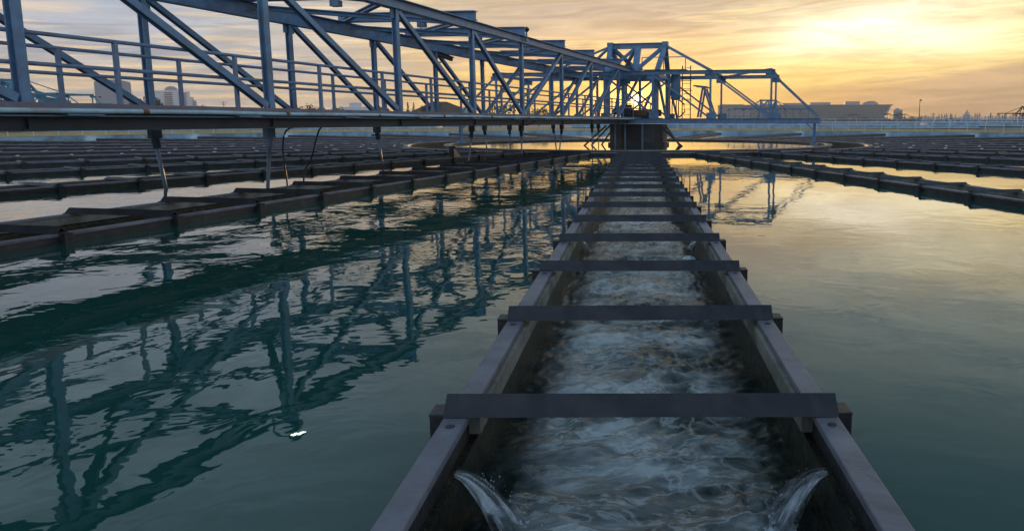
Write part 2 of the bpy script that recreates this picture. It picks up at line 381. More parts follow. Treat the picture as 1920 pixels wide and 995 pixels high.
# ------------------------------------------------------------------ the clarifier basin
C = Vector((-.52, 42.2, 0))
R1, R2, R3 = 10.3, 12.4, 42.9    # inner ring, outer ring, basin wall
RIM = .14                          # rim of every trough above the water
AX = 0.72                         # the central trough, degrees, 0 = towards -Y
def ang(a): return R(-90 + a)
angles = [(0, AX)] + [(-1, AX - 12)] + [(-i, AX - 11.9 - 10.8 * (i - 1)) for i in range(2, 16)] + [(i, AX + 12 * i) for i in range(1, 15)]
HW, WT = .825, .10                 # trough half width and wall thickness
def half(idx): return .825 if idx in (0, -1) else .50
L0, L1_ = R2 + .18, R3 - 1.15
def ring_pts(r, n=192, z=0): return [(C.x + r * math.cos(2 * math.pi * k / n), C.y + r * math.sin(2 * math.pi * k / n), z) for k in range(n)]

# pond between the troughs
srt = sorted(((a, half(i)) for i, a in angles)); srt.append((srt[0][0] + 360, srt[0][1]))
b = MB()
for i in range(len(srt) - 1):
    (a, ha), (a2, hb_) = srt[i], srt[i + 1]
    n = 10; inner = []; outer = []
    for rr, lst in ((L0, inner), (R3, outer)):
        da = math.degrees(math.asin((ha - .03) / rr)); db = math.degrees(math.asin((hb_ - .03) / rr))
        for k in range(n + 1):
            t = a + da + (a2 - a - da - db) * k / n
            lst.append((C.x + rr * math.cos(ang(t)), C.y + rr * math.sin(ang(t)), .025))
    b.add(inner + outer, [(k, n + 1 + k, n + 2 + k, k + 1) for k in range(n)])
tag(b.build('pond_water', pondm), kind='structure')
b = MB(); p = ring_pts(R1 - .02, 96, .05); b.add(p + [(C.x, C.y, .05)], [(k, (k + 1) % 96, 96) for k in range(96)])
tag(b.build('inner_pool_water', poolm), kind='structure')
b = MB(); b.add(ring_pts(R1 + .1, 96, -.2) + ring_pts(R2, 96, -.2), [(k, 96 + k, 96 + (k + 1) % 96, (k + 1) % 96) for k in range(96)])
tag(b.build('ring_channel_water', chanm), kind='structure')
def annulus_wall(r0, r1, z0, z1, n=192):
    b = MB(); vs = ring_pts(r0, n, z0) + ring_pts(r1, n, z0) + ring_pts(r1, n, z1) + ring_pts(r0, n, z1); fs = []
    for k in range(n):
        j = (k + 1) % n
        fs += [(n + k, n + j, 2 * n + j, 2 * n + k), (2 * n + k, 2 * n + j, 3 * n + j, 3 * n + k), (3 * n + k, 3 * n + j, j, k)]
    return b.add(vs, fs)
r_in = empty('ring_wall', C, label='inner ring wall round the golden pool at the centre pier', cat='ring wall')
w = annulus_wall(R1, R1 + .22, -1, RIM - .03).build('wall', wallout, r_in); w.location = -C
w = annulus_wall(R1 - .03, R1 + .28, RIM - .03, RIM + .02).build('coping', ringm, r_in); w.location = -C
r_out = empty('ring_wall', C, label='outer ring wall where the radial troughs end', cat='ring wall')
w = annulus_wall(R2, R2 + .18, -1, RIM - .03).build('wall', wallout, r_out); w.location = -C
w = annulus_wall(R2 - .02, R2 + .2, RIM - .03, RIM + .01).build('coping', ringm, r_out); w.location = -C
bw = empty('basin_wall', (C.x, C.y, 0), label='pale blue outer wall of the round basin under the railing', cat='wall')
w = annulus_wall(R3, R3 + .5, -1.5, .34).build('wall', bluewall, bw); w.location = -C
w = annulus_wall(R3 - .02, R3 + .55, .34, .38).build('coping', sandy, bw); w.location = -C

kw = empty('kerb_wall', (C.x, C.y, 0), label='low yellowish kerb wall just outside the blue basin wall', cat='wall')
w = annulus_wall(R3 + 1.3, R3 + 1.6, .1, .60).build('wall', sandy, kw); w.location = -C

# ground beyond the wall
b = MB(); n = 96
b.add(ring_pts(R3 + .5, n, .12) + ring_pts(4200, n, .12), [(k, n + k, n + (k + 1) % n, (k + 1) % n) for k in range(n)])
tag(b.build('ground', groundm), kind='structure')
b = MB(); b.add(ring_pts(R3 + .55, n, .124) + ring_pts(R3 + 9, n, .124), [(k, n + k, n + (k + 1) % n, (k + 1) % n) for k in range(n)])
tag(b.build('service_path', sandy), kind='structure')

# ------------------------------------------------------------------ radial troughs
BEAMS = [39.16 - 1.535 * k for k in range(-1, 18)]
BEAMS = [r for r in BEAMS if r > L0 + .4]
def angle_iron():                  # inverted V across the rims, apex up
    b = MB(); t = .012
    h_ = .074 if HW > .6 else .046
    b.prism([(-.08, .0), (-.08 + t * 1.6, .0), (0, h_ - t - .007), (.08 - t * 1.6, 0), (.08, 0), (0, h_)], (0, -HW, .004), (0, HW, .004))
    return b
def rim_mesh(sgn):
    b = MB(); y0, y1 = sorted((sgn * HW, sgn * (HW - WT)))
    x = L0; k = 0
    while x < L1_:                 # rim in lengths with thin joints
        x2 = min(x + 3.3, L1_); b.box(x - L0 + .006, x2 - L0 - .006, y0, y1, RIM - .035, RIM); x = x2
    return b
def side_mesh(sgn):
    y0, y1 = sorted((sgn * (HW - .012), sgn * (HW - WT + .03)))
    return MB().box(0, L1_ - L0, y0, y1, -.9, RIM - .036)
def inner_mesh(sgn):
    y0, y1 = sorted((sgn * (HW - WT + .028), sgn * (HW - WT - .004)))
    return MB().box(0, L1_ - L0, y0, y1, -.9, RIM - .15)
def board_mesh(sgn):
    y0, y1 = sorted((sgn * (HW - WT + .028), sgn * (HW - WT - .022)))
    return MB().box(0, 39.29 + .25 - L0 - .45, y0, y1, RIM - .13, RIM - .037)
def bracket_mesh(sgn):
    b = MB(); y0, y1 = sorted((sgn * (HW + .003), sgn * (HW + .07)))
    b.box(-.05, .05, y0, y1, -.35, RIM - .012); b.box(-.06, .06, y0, y1 + 0, RIM - .01, RIM + .004)
    return b
def floor_mesh(): return MB().box(0, L1_ - L0, -HW + .02, HW - .02, -.95, -.9)
def flow_mesh(coarse=False):
    b = MB(); xs = []; x = L1_ - L0
    while x > 0:
        xs.append(x); d = (L1_ - L0) - x; x -= (.016 + max(0, d - 3.6) * .012) if not coarse else .6
    xs.append(0); ys = 84 if not coarse else 4; W = HW - WT + .02
    for x in xs:
        for j in range(ys + 1):
            y = -W + 2 * W * j / ys
            if coarse: z = -.25
            else:
                q = Vector((x * 1.0 + y * .5, y * 1.0 - x * .28, 0)); w1 = Vector((noise.noise(q * 1.3), noise.noise(q * 1.3 + Vector((7, 3, 1))), 0)) * .35
                q = q + w1; edge = 1 - (y / W) ** 4
                z = -.27 + .050 * noise.noise(Vector((q.x * 2.6, q.y * 1.5, 0))) + .030 * (1 - abs(noise.noise(Vector((q.x * 5.5, q.y * 3.0, 4)))) * 2.2) * edge
                z += .013 * (1 - abs(noise.noise(Vector((q.x * 13, q.y * 8, 9)))) * 2) + .006 * noise.noise(Vector((q.x * 31, q.y * 22, 2))) + .02 * (1 - (y / W) ** 2)
                for jx, js in ((39.47, 1), (33.5, .6)):
                    g = math.exp(-(((x - (jx - L0 - .08)) / (.17 * js)) ** 2 + ((abs(y) - (W - .24 * js)) / (.13 * js)) ** 2))
                    z += g * js * (.045 + .05 * noise.fractal(Vector((x * 16, y * 16, 5)), 1, 2, 4))
            b.v.append((x, y, z))
    m_ = ys + 1
    b.f = [(i * m_ + j, i * m_ + j + 1, (i + 1) * m_ + j + 1, (i + 1) * m_ + j) for i in range(len(xs) - 1) for j in range(ys)]
    return b
ORD = ['', 'first', 'second', 'third', 'fourth', 'fifth', 'sixth', 'seventh', 'eighth', 'ninth', 'tenth', 'eleventh', 'twelfth', 'thirteenth', 'fourteenth', 'fifteenth', 'sixteenth']
angles.sort(key=lambda q: (q[0] not in (0, -1), q[0] != 0, abs(q[0])))
GT = 'radial overflow troughs of the basin'
proto = {}
for idx, a in angles:
    th = ang(a); loc = (C.x + L0 * math.cos(th), C.y + L0 * math.sin(th), 0)
    if idx == 0: lab = 'wide central trough full of rushing water running straight away from the viewer'
    elif abs(idx) == 1: lab = 'dark trough with angle irons nearest on the %s of the central trough' % ('left' if idx < 0 else 'right')
    else: lab = 'dark radial trough, %s to the %s of the central trough' % (ORD[abs(idx)], 'left' if idx < 0 else 'right')
    if idx not in (0, -1) and HW != .50:
        HW = .50; proto_wide = proto; proto = {}
    e = empty('overflow_trough', loc, th, label=lab, cat='trough', group=GT)
    if idx in (0, -1) or abs(a - AX) < 50:
        if not proto:
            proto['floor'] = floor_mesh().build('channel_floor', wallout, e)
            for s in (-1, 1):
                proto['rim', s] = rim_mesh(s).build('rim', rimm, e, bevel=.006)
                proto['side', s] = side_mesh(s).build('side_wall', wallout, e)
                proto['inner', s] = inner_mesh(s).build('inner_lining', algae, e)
                proto['board', s] = board_mesh(s).build('weir_board', boardm, e)
            first_iron = first_br = None
            for i, r in enumerate(BEAMS):
                if i == 0:
                    o = angle_iron().build('cross_beam', strapm, e); proto['iron', i] = o
                    for s in (-1, 1): proto['br', s, i] = bracket_mesh(s).build('bracket', wallout, e, bevel=.004)
                    o.location = (r - L0, 0, RIM)
                else:
                    o = dup(proto['iron', 0], e, (r - L0, 0, RIM)); proto['iron', i] = o
                    for s in (-1, 1): proto['br', s, i] = dup(proto['br', s, 0], e)
                for s in (-1, 1): proto['br', s, i].location = (r - L0 - .02 + (0.0), 0, 0)
                o.rotation_euler = (0, 0, R(random.uniform(-.6, .6)))
        else:
            for k, o in proto.items(): dup(o, e)
    else:
        if 'simple' not in globals():
            b = MB()
            for s in (-1, 1):
                y0, y1 = sorted((s * HW, s * (HW - WT)))
                b.box(0, L1_ - L0, y0, y1, -.9, RIM - .03)
            sw = b.build('channel_walls', wallout, e)
            sr = []
            for s in (-1, 1):
                y0, y1 = sorted((s * (HW + .015), s * (HW - WT)))
                sr.append(MB().box(0, L1_ - L0, y0, y1, RIM - .028, RIM + .004).build('rim', rimm, e))
            b = MB()
            for r in BEAMS:
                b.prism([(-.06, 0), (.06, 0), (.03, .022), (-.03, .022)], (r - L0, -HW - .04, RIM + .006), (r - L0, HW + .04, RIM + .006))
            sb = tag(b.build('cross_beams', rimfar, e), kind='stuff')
            simple = (sw, sb, *sr)
        else:
            for o in simple: dup(o, e)
    # water inside
    if idx == 0: wmesh = flow_mesh().build('trough_water', flowm, None, loc, th, smooth=True)
    elif 'cw' not in globals(): wmesh = cw = flow_mesh(True).build('trough_water', chanm, None, loc, th)
    else: wmesh = dup(cw, None, loc, th)
    tag(wmesh, kind='structure')

HW = .825
hub = [o for o in bpy.data.objects if o.get('label', '').startswith('wide central trough')][0]
for r_ in BEAMS[:7]:
    for s_ in (-1, 1):
        MB().tube([(r_ - L0 + .16, s_ * (HW - .05), RIM - .002), (r_ - L0 + .16, s_ * (HW - .05), RIM + .005)], [.02, .017], 12).build('anchor_cap', strapm, hub)
HW = .825
# jets of water pouring through the side openings of the central trough
thm = ang(AX); org = Vector((C.x + L0 * math.cos(thm), C.y + L0 * math.sin(thm), 0))
def jet(r, s, size, label):
    e = empty('water_jet', (org.x + (r - L0) * math.cos(thm) - s * (HW - WT) * math.sin(thm), org.y + (r - L0) * math.sin(thm) + s * (HW - WT) * math.cos(thm), -.02), thm,
              label=label, cat='water jet', group='jets pouring into the central trough')
    b = MB(); n, q_ = 40, 26; uv = []
    for k in range(n + 1):
        u = k / n - .5; rg = noise.noise(Vector((u * 14, s * 3 + r, 0))) + .6 * noise.noise(Vector((u * 31, s * 5 + r, 4)))
        for q in range(q_ + 1):
            uv.append((k / n, q / q_)); t = q / q_; w_ = (.045 + .19 * t ** .8) * size
            reach = (.215 + .05 * rg) * size * (1 - .5 * abs(u) ** 2)
            wob = .007 * size * noise.noise(Vector((u * 12, t * 3, s * 4 + r)))
            b.v.append((u * w_ + wob - .02 * t * size, -s * (reach * t ** .9 + .004 + .018 * rg * t * size), .035 - .25 * size * t ** 1.6 + .020 * rg * size * (.3 + t) + wob))
    b.f = [(k * (q_ + 1) + q, k * (q_ + 1) + q + 1, (k + 1) * (q_ + 1) + q + 1, (k + 1) * (q_ + 1) + q) for k in range(n) for q in range(q_)]
    o = b.build('stream', jetm, e, smooth=True); lay = o.data.uv_layers.new(name='UVMap')
    for lp in o.data.loops: lay.data[lp.index].uv = uv[lp.vertex_index]
    so = o.modifiers.new('thick', 'SOLIDIFY'); so.thickness = .004 * size; so.offset = 0
    b = MB(); rn = random.Random(5 + s)
    for k in range(46):
        t = rn.uniform(.35, 1.1); c_ = Vector((rn.gauss(0, .075) * size * t, -s * (.25 + rn.gauss(0, .05)) * size * t, .02 - .2 * size * t * t + abs(rn.gauss(0, .02)))); q_ = rn.uniform(.0012, .0035) * size
        b.add([c_ + Vector(v) * q_ for v in ((1, 0, 0), (-1, 0, 0), (0, 1, 0), (0, -1, 0), (0, 0, 1.6), (0, 0, -1.6))], [(0, 2, 4), (2, 1, 4), (1, 3, 4), (3, 0, 4), (2, 0, 5), (1, 2, 5), (3, 1, 5), (0, 3, 5)])
    tag(b.build('spray', foamm, e, smooth=True), kind='stuff')
    b = MB(); n = 48
    for a in range(n):
        for c in range(n):
            gx, gy = (a / (n - 1) - .5) * .34 * size, (c / (n - 1) - .5) * .26 * size
            g = max(0, 1 - (gx / (.16 * size)) ** 2 - (gy / (.12 * size)) ** 2)
            f_ = noise.fractal(Vector((gx * 34, gy * 34, r + s)), .8, 2.1, 5)
            b.v.append((gx - .06 * size, -s * .24 * size + gy, -.226 + g * size * (.024 + .034 * abs(f_)) ))
    b.f = [(a * n + c, a * n + c + 1, (a + 1) * n + c + 1, (a + 1) * n + c) for a in range(n - 1) for c in range(n - 1)]
    b.build('foam', foamm, e, smooth=True)
# s=+1 is image right or left depending on orientation; both sides get one
jet(39.47, 1, 1.0, 'largest glassy jet pouring in at the lower right rim'); jet(39.47, -1, 1.0, 'largest glassy jet pouring in at the lower left rim')
jet(33.5, 1, .6, 'small distant jet spilling over at the right rim of the central trough'); jet(33.5, -1, .6, 'small distant jet spilling over at the left rim of the central trough')

# ------------------------------------------------------------------ the railing on the basin wall
rl = empty('basin_railing', (C.x, C.y, .38), label='pale blue railing along the far basin wall', cat='railing')
RR = R3 + .3
def arc(z, r0, r1, rad):
    n = 110; return MB().tube([(RR * math.cos(R(r0 + (r1 - r0) * k / n)), RR * math.sin(R(r0 + (r1 - r0) * k / n)), z) for k in range(n + 1)], rad, 5)
railpale = mat('pale_rail_paint', (.58, .70, .80), .5, var=.1)
for z_ in (.36, .62, .98): arc(z_, -22, 238 - 22, .028).build('rail', railpale, rl)
pb = MB().tube([(0, 0, 0), (0, 0, .97)], .028, 6).build('post', railpale, rl)
NPOST = 96
for k in range(NPOST):
    a_ = R(-22 + 216 * k / (NPOST - 1)); l_ = (RR * math.cos(a_), RR * math.sin(a_), 0)
    if k == 0: pb.location = l_
    else: dup(pb, rl, l_)

# ------------------------------------------------------------------ the truss bridge
D = Vector((.217, 1, 0)).normalized(); BR = math.atan2(D.y, D.x)
PL = 4.3
K0 = -2
ob = Vector((.217 * 9.27 - 9.68, 9.27, 0)) + D * (PL * K0)
bridge = empty('truss_bridge', (ob.x, ob.y, 0), BR, label='long blue-grey steel truss footbridge crossing the basin from the left to the centre pier', cat='bridge')
BL = PL * 11 + .3
WB = 3.98
U = lambda u: EYE + u
TOP, DECK = U(2.68), U(.22)
def bx(px, c=9.68):                 # distance along the bridge of photo column px on the plane whose offset is c
    t = (px - PX0) / F * math.cos(PITCH); Yw = c / (.217 - t)
    return (Vector((t * Yw, Yw, 0)) - ob).dot(D)
NEAR = [bx(p) for p in (48, 508, 750, 889, 980, 1054, 1109, 1159, 1200, 1233)]
NEAR = [NEAR[0] - 8.8, NEAR[0] - 4.4] + NEAR
FAR = [bx(p, 13.76) for p in (285, 552, 707, 820, 907)]
FAR = [FAR[0] - 8.8, FAR[0] - 4.4] + FAR + [FAR[-1] + 4.3 * k for k in range(1, 5)]
BL = NEAR[-1] + .3
for y_, nodes_ in ((0, NEAR), (WB, FAR)):
    ch = .24 if y_ == 0 else .36
    MB().ibeam((min(nodes_[0], 0), y_, TOP), (BL, y_, TOP), .24, ch).build('top_chord', steel, bridge)
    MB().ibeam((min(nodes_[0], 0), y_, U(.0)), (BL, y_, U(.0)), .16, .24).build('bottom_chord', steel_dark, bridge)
    for k, x in enumerate(nodes_):
        b = MB(); b.ibeam((x, y_, DECK), (x, y_, TOP - ch / 2), .125, .125, .016, up=(0, 1, 0))
        b.box(x - .2, x + .2, y_ - .012, y_ + .012, TOP - ch / 2 - .22, TOP - ch / 2 - .001); b.box(x - .13, x + .13, y_ - .014, y_ + .014, DECK - .01, DECK + .10)
        b.build('post', steel, bridge)
        if k < len(nodes_) - 1:
            b = MB(); x2 = nodes_[k + 1]
            if k < 6: p, q = (x + .1, y_, TOP - .16), (x2 - .1, y_, DECK + .06)
            else: p, q = (x + .1, y_, DECK + .06), (x2 - .1, y_, TOP - .16)
            b.ibeam(p, q, .11, .115, .016, up=(0, 1, 0)); b.build('diagonal', steel, bridge)
for k in range(12):
    x = NEAR[k]
    MB().ibeam((x, -.16, TOP + .26), (x, WB + .2, TOP + .31), .22, .26, .02).build('top_cross_beam', steel, bridge)
    MB().box(x - .09, x + .09, 1.4, 1.62, TOP - .02, TOP + .119).build('hanger_bracket', steel, bridge)
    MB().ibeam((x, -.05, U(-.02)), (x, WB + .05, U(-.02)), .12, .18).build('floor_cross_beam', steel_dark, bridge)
    if k < 11:
        x2 = NEAR[k + 1]
        MB().ibeam((x + .15, .1, TOP + .19), (x2 - .15, WB - .1, TOP + .22), .14, .12, .02).build('plan_brace', steel, bridge)
        MB().ibeam((x + .15, WB - .1, TOP + .06), (x2 - .15, .1, TOP + .04), .14, .12, .02).build('plan_brace', steel, bridge)
MB().box(0, BL, -.26, 1.95, DECK - .055, DECK).build('walkway_deck', deckm, bridge, bevel=.004)
MB().box(0, BL, -.28, -.262, DECK - .052, DECK + .012).build('deck_edge', deckm, bridge)
MB().box(0, BL, -.235, -.09, U(.062), U(.084)).build('lit_flange_strip', steel, bridge)  # paler plate paints the light on the bottom chord's top flange
x = 0.2
while x < BL:                       # clips under the conduit
    MB().box(x, x + .5, -.33, -.24, DECK - .145, DECK - .125).build('conduit_bracket', steel, bridge); x += 2.9
MB().tube([(x_ * BL / 30, -.31, DECK - .085 + .006 * math.sin(x_ * 2.1)) for x_ in range(31)], .034, 8).build('conduit', conduitm, bridge, smooth=True)
for x in [1.2 + 2.93 * j for j in range(17)]:
    MB().tube([(x, -.31, DECK - .085), (x + .1, -.31, DECK - .085)], .036, 8).build('conduit_coupling', rustm, bridge)
for y_, zs, x0 in ((.10, (.88, .50), bx(240) - 2.24 * 5), (1.75, (.88, .50), bx(122, 11.47) - 2.24 * 5)):
    for z_ in zs: MB().tube([(0, y_, DECK + z_), (BL, y_, DECK + z_)], .028, 8).build('handrail', steel_rail, bridge, smooth=True)
    pr = None; x = x0
    while x < BL:
        if pr is None:
            pr = MB().bar((0, 0, 0), (0, 0, .87), .055, .055).build('rail_post', steel_rail, bridge)
            o = pr
        else: o = dup(pr, bridge)
        o.location = (x, y_, DECK); x += 2.24
# scraper rods that hang from the bridge into the water
rods = [(288, 304, 3.1, 1), (503, 489, 1.4, 2), (706, 718, 3.1, 0), (884, 872, 1.4, 0), (908, 914, 3.1, 0), (955, 955, 2.4, 0), (977, 977, .6, 0), (1037, 1045, 2.2, 0), (1053, 1045, 1.0, 0), (1110, 1110, .6, 0), (1122, 1122, .6, 0)]
for p0, p1, y_, kind in rods:
    c = 9.68 + y_ / .977
    xa, xb = bx(p0, c), bx(p1, c)
    b = MB(); b.tube([(xa, y_, U(-.35)), (xb, y_, -.4)], .035 if kind else .028, 8); b.build('scraper_rod', steel_rail, bridge, smooth=True)
    b = MB(); b.box(xa - .11, xa + .11, y_ - .06, y_ + .06, U(-.33), U(-.121)); b.bar((xa, y_, U(-.33)), (xa + (xb - xa) * .15, y_, U(-.52)), .09, .10)
    b.build('rod_bracket', steel if kind == 2 else steel_dark, bridge)
# black hoses that droop from the walkway
def hose(label, pts):
    ps = []
    for i in range(len(pts) - 1):
        for q in range(8):
            p0 = pts[max(i - 1, 0)]; p1 = pts[i]; p2 = pts[i + 1]; p3 = pts[min(i + 2, len(pts) - 1)]; t = q / 8
            ps.append(tuple(.5 * ((2 * p1[j]) + (-p0[j] + p2[j]) * t + (2 * p0[j] - 5 * p1[j] + 4 * p2[j] - p3[j]) * t * t + (-p0[j] + 3 * p1[j] - 3 * p2[j] + p3[j]) * t ** 3) for j in range(3)))
    ps.append(pts[-1])
    o = MB().tube(ps, .018, 6).build('hose', hosem, smooth=True)
    tag(o, label, 'hose', 'black hoses hanging under the bridge')
def hp(px, py, Y=16.0): return (X(px, Y), Y, Z(py, Y))
hose('black hose curving down into the water under the second bridge panel', [hp(600, 234), hp(560, 237), hp(535, 246), hp(527, 275), hp(528, 310), hp(530, 335), (X(531, 16), 16, -.15)])
hose('black hose bowing left beside the longer curved hose', [hp(612, 234, 16.6), hp(598, 243, 16.6), hp(588, 270, 16.6), hp(578, 300, 16.6), hp(566, 320, 16.6), (X(560, 16.6), 16.6, -.12)])
hose('short loop of black cable under the middle of the bridge', [hp(975, 231, 25.0), hp(985, 235, 25.0), hp(996, 232, 25.0), hp(1003, 226, 25.0)])
# lamp above the second post, seen as the bright spot in the water
lx = bx(466)
lamp = empty('flood_lamp', tuple(ob + D * lx + Vector((0, 0, 0)))[:3], BR, label='lit white flood lamp on a bracket above the near top chord', cat='lamp')
b = MB(); b.tube([(0, -.05, TOP + .1), (0, -.05, TOP + .28), (-.05, -.52, TOP + .33)], .03, 8); b.build('bracket', steel, lamp)
b = MB(); b.tube([(-.05, -.60, TOP + .26), (-.05, -.60, TOP + .32), (-.05, -.60, TOP + .40)], [.155, .155, .06], 16); b.build('housing', steel_dark, lamp)
for i in range(7):
    a_ = i * math.pi / 3; r_ = .10 if i < 6 else 0
    x_, y_ = -.05 + r_ * math.cos(a_), -.60 + r_ * math.sin(a_)
    MB().tube([(x_, y_, TOP + .245), (x_, y_, TOP + .258)], .032, 10).build('led', led, lamp)
# cameras
def at_bridge(px, y_): return ob + D * bx(px, 9.68 + y_ / .977) + Vector((-D.y, D.x, 0)) * y_
dc = empty('security_camera', at_bridge(991, -.1), BR, label='round dark dome camera on a short stalk over the near top chord', cat='camera')
b = MB(); b.tube([(0, 0, TOP + .05), (0, 0, TOP + .24)], .03, 8); b.box(-.09, .09, -.03, .03, TOP - .05, TOP + .05); b.build('stalk', steel, dc)
prof = [(.10 * math.sin(math.pi * k / 10) + .002, .24 + .2 * k / 10) for k in range(11)]
MB().tube([(0, 0, TOP + h) for _, h in prof], [r for r, _ in prof], 14).build('dome', hosem, dc, smooth=True)
bc = empty('security_camera', at_bridge(820, 3.0), BR, label='bullet shaped security camera bracketed to a far bridge post', cat='camera')
zc = Z(116, 27); b = MB(); b.bar((.05, -.1, zc + .12), (.55, -.35, zc - .02), .11, .12); b.bar((-.0, -.12, zc + .2), (.58, -.38, zc + .045), .15, .02); b.build('camera_body', steel_dark, bc, bevel=.01)
b = MB(); b.tube([(.0, 0, zc - .1), (.2, -.1, zc - .14), (.26, -.2, zc + .03)], .02, 6); b.box(-.09, .03, -.09, .06, zc - .22, zc + .02); b.build('arm', steel_dark, bc)
wl = empty('weather_mast', at_bridge(1064, 2.6), BR, label='thin mast with a small round lamp above the bridge', cat='mast')
MB().tube([(0, 0, TOP), (0, 0, TOP + .75)], .018, 6).build('pole', steel_dark, wl)
MB().tube([(0, 0, TOP + .72), (0, 0, TOP + .78), (0, 0, TOP + .84)], [.03, .075, .03], 10).build('lamp_head', hosem, wl, smooth=True)

# ------------------------------------------------------------------ cross arm truss, pylon and drive at the centre
def bridge_frame(c, rz, S, steelA, steelB, label_arm, label_pyl, extra=True, grp=None):
    """the rotating scraper frame: two parallel trusses across the inner pool; local x = bridge direction, local y = away to the left"""
    arm = empty('scraper_arm', c, rz, label=label_arm, cat='scraper arm'); s = S
    nodes = [1.3, 4.33, 7.42, 9.9]; hb, ht = U(.03), U(2.50)
    for x_ in (-2.4, 2.4):
        MB().ibeam((x_, -9.9, hb), (x_, 9.9, hb), .16, .26).build('bottom_chord', steelA, arm)
        MB().ibeam((x_, -7.6, ht), (x_, 7.6, ht), .16, .20).build('top_chord', steelA, arm)
        for s_ in (-1, 1):
            for i, a_ in enumerate(nodes[:3]):
                b = MB(); b.ibeam((x_, s_ * a_, hb + .13), (x_, s_ * a_, ht - .09), .10, .10, .014, up=(1, 0, 0))
                b.box(x_ - .014, x_ + .014, s_ * a_ - .32, s_ * a_ + .2, hb + .12, hb + .42); b.box(x_ - .015, x_ + .015, s_ * a_ - .25, s_ * a_ + .3, ht - .32, ht - .08)
                b.build('post', steelA, arm)
                MB().bar((x_, s_ * (a_ + .08), ht - .14), (x_, s_ * (nodes[i + 1] - .12), hb + .22), .09, .09).build('diagonal', steelA, arm)
    for a_ in (-7.5, -4.33, 4.33, 7.5):
        MB().channel((-2.6, a_, ht - .02), (2.6, a_, ht - .02), .10, .16).build('cross_beam', steelA, arm)
    for s_ in (-1, 1):
        MB().bar((2.3, s_ * 4.4, ht), (-2.3, s_ * 7.4, ht + .12), .14, .08).build('plan_brace', steelA, arm)
        for x_ in (-2.4,):
            b = MB(); b.ibeam((x_, s_ * 9.6, RIM + .12), (x_, s_ * 9.6, hb - .13), .14, .16, .02, up=(0, 1, 0)); b.box(x_ - .2, x_ + .2, s_ * 9.6 - .2, s_ * 9.6 + .2, RIM + .03, RIM + .12)
            b.bar((x_, s_ * 9.6, U(-.45)), (x_, s_ * 9.2, hb - .12), .06, .06); b.build('end_leg', steelA, arm)
    pyl = empty('centre_pylon', c, rz, label=label_pyl, cat='pylon')
    pk = U(4.12); P = [Vector((0, -1.5, pk)), Vector((0, 1.6, pk))]
    MB().ibeam((0, -1.6, pk), (0, 1.7, pk), .24, .30, .02).build('top_beam', steelB, pyl)
    for i, s_ in enumerate((-1, 1)):
        p = P[i]
        MB().box(-.15, .15, p.y - .16, p.y + .16, pk - .22, pk + .20).build('peak_cap', steelB, pyl)
        for x_ in (-1.7, 1.7):
            MB().bar(p, (x_, s_ * 1.35, ht + .02), .26, .16).build('leg', steelB, pyl)
            MB().bar(p, (x_ * 1.41, s_ * 4.33, ht + .08), .12, .11).build('stay', steelB, pyl)
            MB().bar((x_, s_ * 1.3, hb + .1), (x_, s_ * 1.3, ht), .20, .20).build('column', steelB, pyl)
            MB().bar((x_, s_ * 1.9, hb + .1), (x_ * .85, s_ * 1.35, ht), .11, .11).build('raking_strut', steelB, pyl)
    for x_ in (-1.7, 1.7):
        MB().bar((x_, -1.3, ht - .1), (x_, 1.3, ht - .1), .14, .22).build('portal_beam', steelB, pyl)
        MB().bar((x_, -1.2, hb + .3), (x_, 1.2, ht - .3), .09, .09).build('cross_brace', steelB, pyl)
        MB().bar((x_ * .97, 1.2, hb + .3), (x_ * .97, -1.2, ht - .3), .09, .09).build('cross_brace', steelB, pyl)
        MB().bar((x_, 0, ht), P[0] if x_ < 0 else P[1], .24, .16).build('leg', steelB, pyl)
        MB().bar((x_, 1.5, ht), (0, .15, pk - .1), .16, .14).build('leg', steelB, pyl)
    for s_ in (-1, 1): MB().bar((-1.7, s_ * 1.3, ht - .05), (1.7, s_ * 1.3, ht - .05), .14, .22).build('portal_beam', steelB, pyl)
    MB().box(-1.75, -1.6, -.19, .19, ht - .1, ht + .32).build('gusset', steelB, pyl)
    MB().bar((-.9, .0, ht), (-.1, 0, pk - .1), .34, .16, up=(1, 0, 0)).build('plate_column', steelB, pyl)
    return arm, pyl
bridge_frame((C.x, C.y, 0), BR, 1, steel, steel, 'wide cross arm truss over the inner golden pool, square to the footbridge', 'tall pyramid frame of struts with a flat top beam over the centre pier')

pier = empty('centre_pier', (C.x, C.y, 0), BR, label='dark eight sided pier under the pylon with raking scraper struts', cat='pier')
b = MB(); n = 8; rr = 1.62
vs = [(rr * math.cos(math.pi / 8 + k * math.pi / 4), rr * math.sin(math.pi / 8 + k * math.pi / 4), z_) for z_ in (-1, U(-.14)) for k in range(n)]
b.add(vs, [(k, (k + 1) % n, n + (k + 1) % n, n + k) for k in range(n)] + [tuple(range(n, 2 * n))]); b.build('pier_body', pierm, pier)
vs = [((rr + .12) * math.cos(math.pi / 8 + k * math.pi / 4), (rr + .12) * math.sin(math.pi / 8 + k * math.pi / 4), z_) for z_ in (-1, .2) for k in range(n)]
b = MB(); b.add(vs, [(k, (k + 1) % n, n + (k + 1) % n, n + k) for k in range(n)] + [tuple(range(n, 2 * n))]); b.build('footing', pierm, pier)
for s_ in (-1, 1):
    for x_ in (-1.25, -.5, .6):
        MB().bar((x_ - .25, s_ * 1.45, U(-.2)), (x_ - .25, s_ * (2.2 + .3 * (1.25 - x_)), -.15), .075, .075).build('raking_strut', steel_dark, pier)
for y_ in (-.6, .35, .9): MB().tube([(-1.75, y_, -.2), (-1.75, y_, U(-.14))], .045, 8).build('pipe', steel, pier)
b = MB(); b.box(-1.72, -1.62, -1.2, -.5, .25, U(-.2)); b.build('hatch', mat('grey_hatch', (.07, .065, .06), .6), pier)

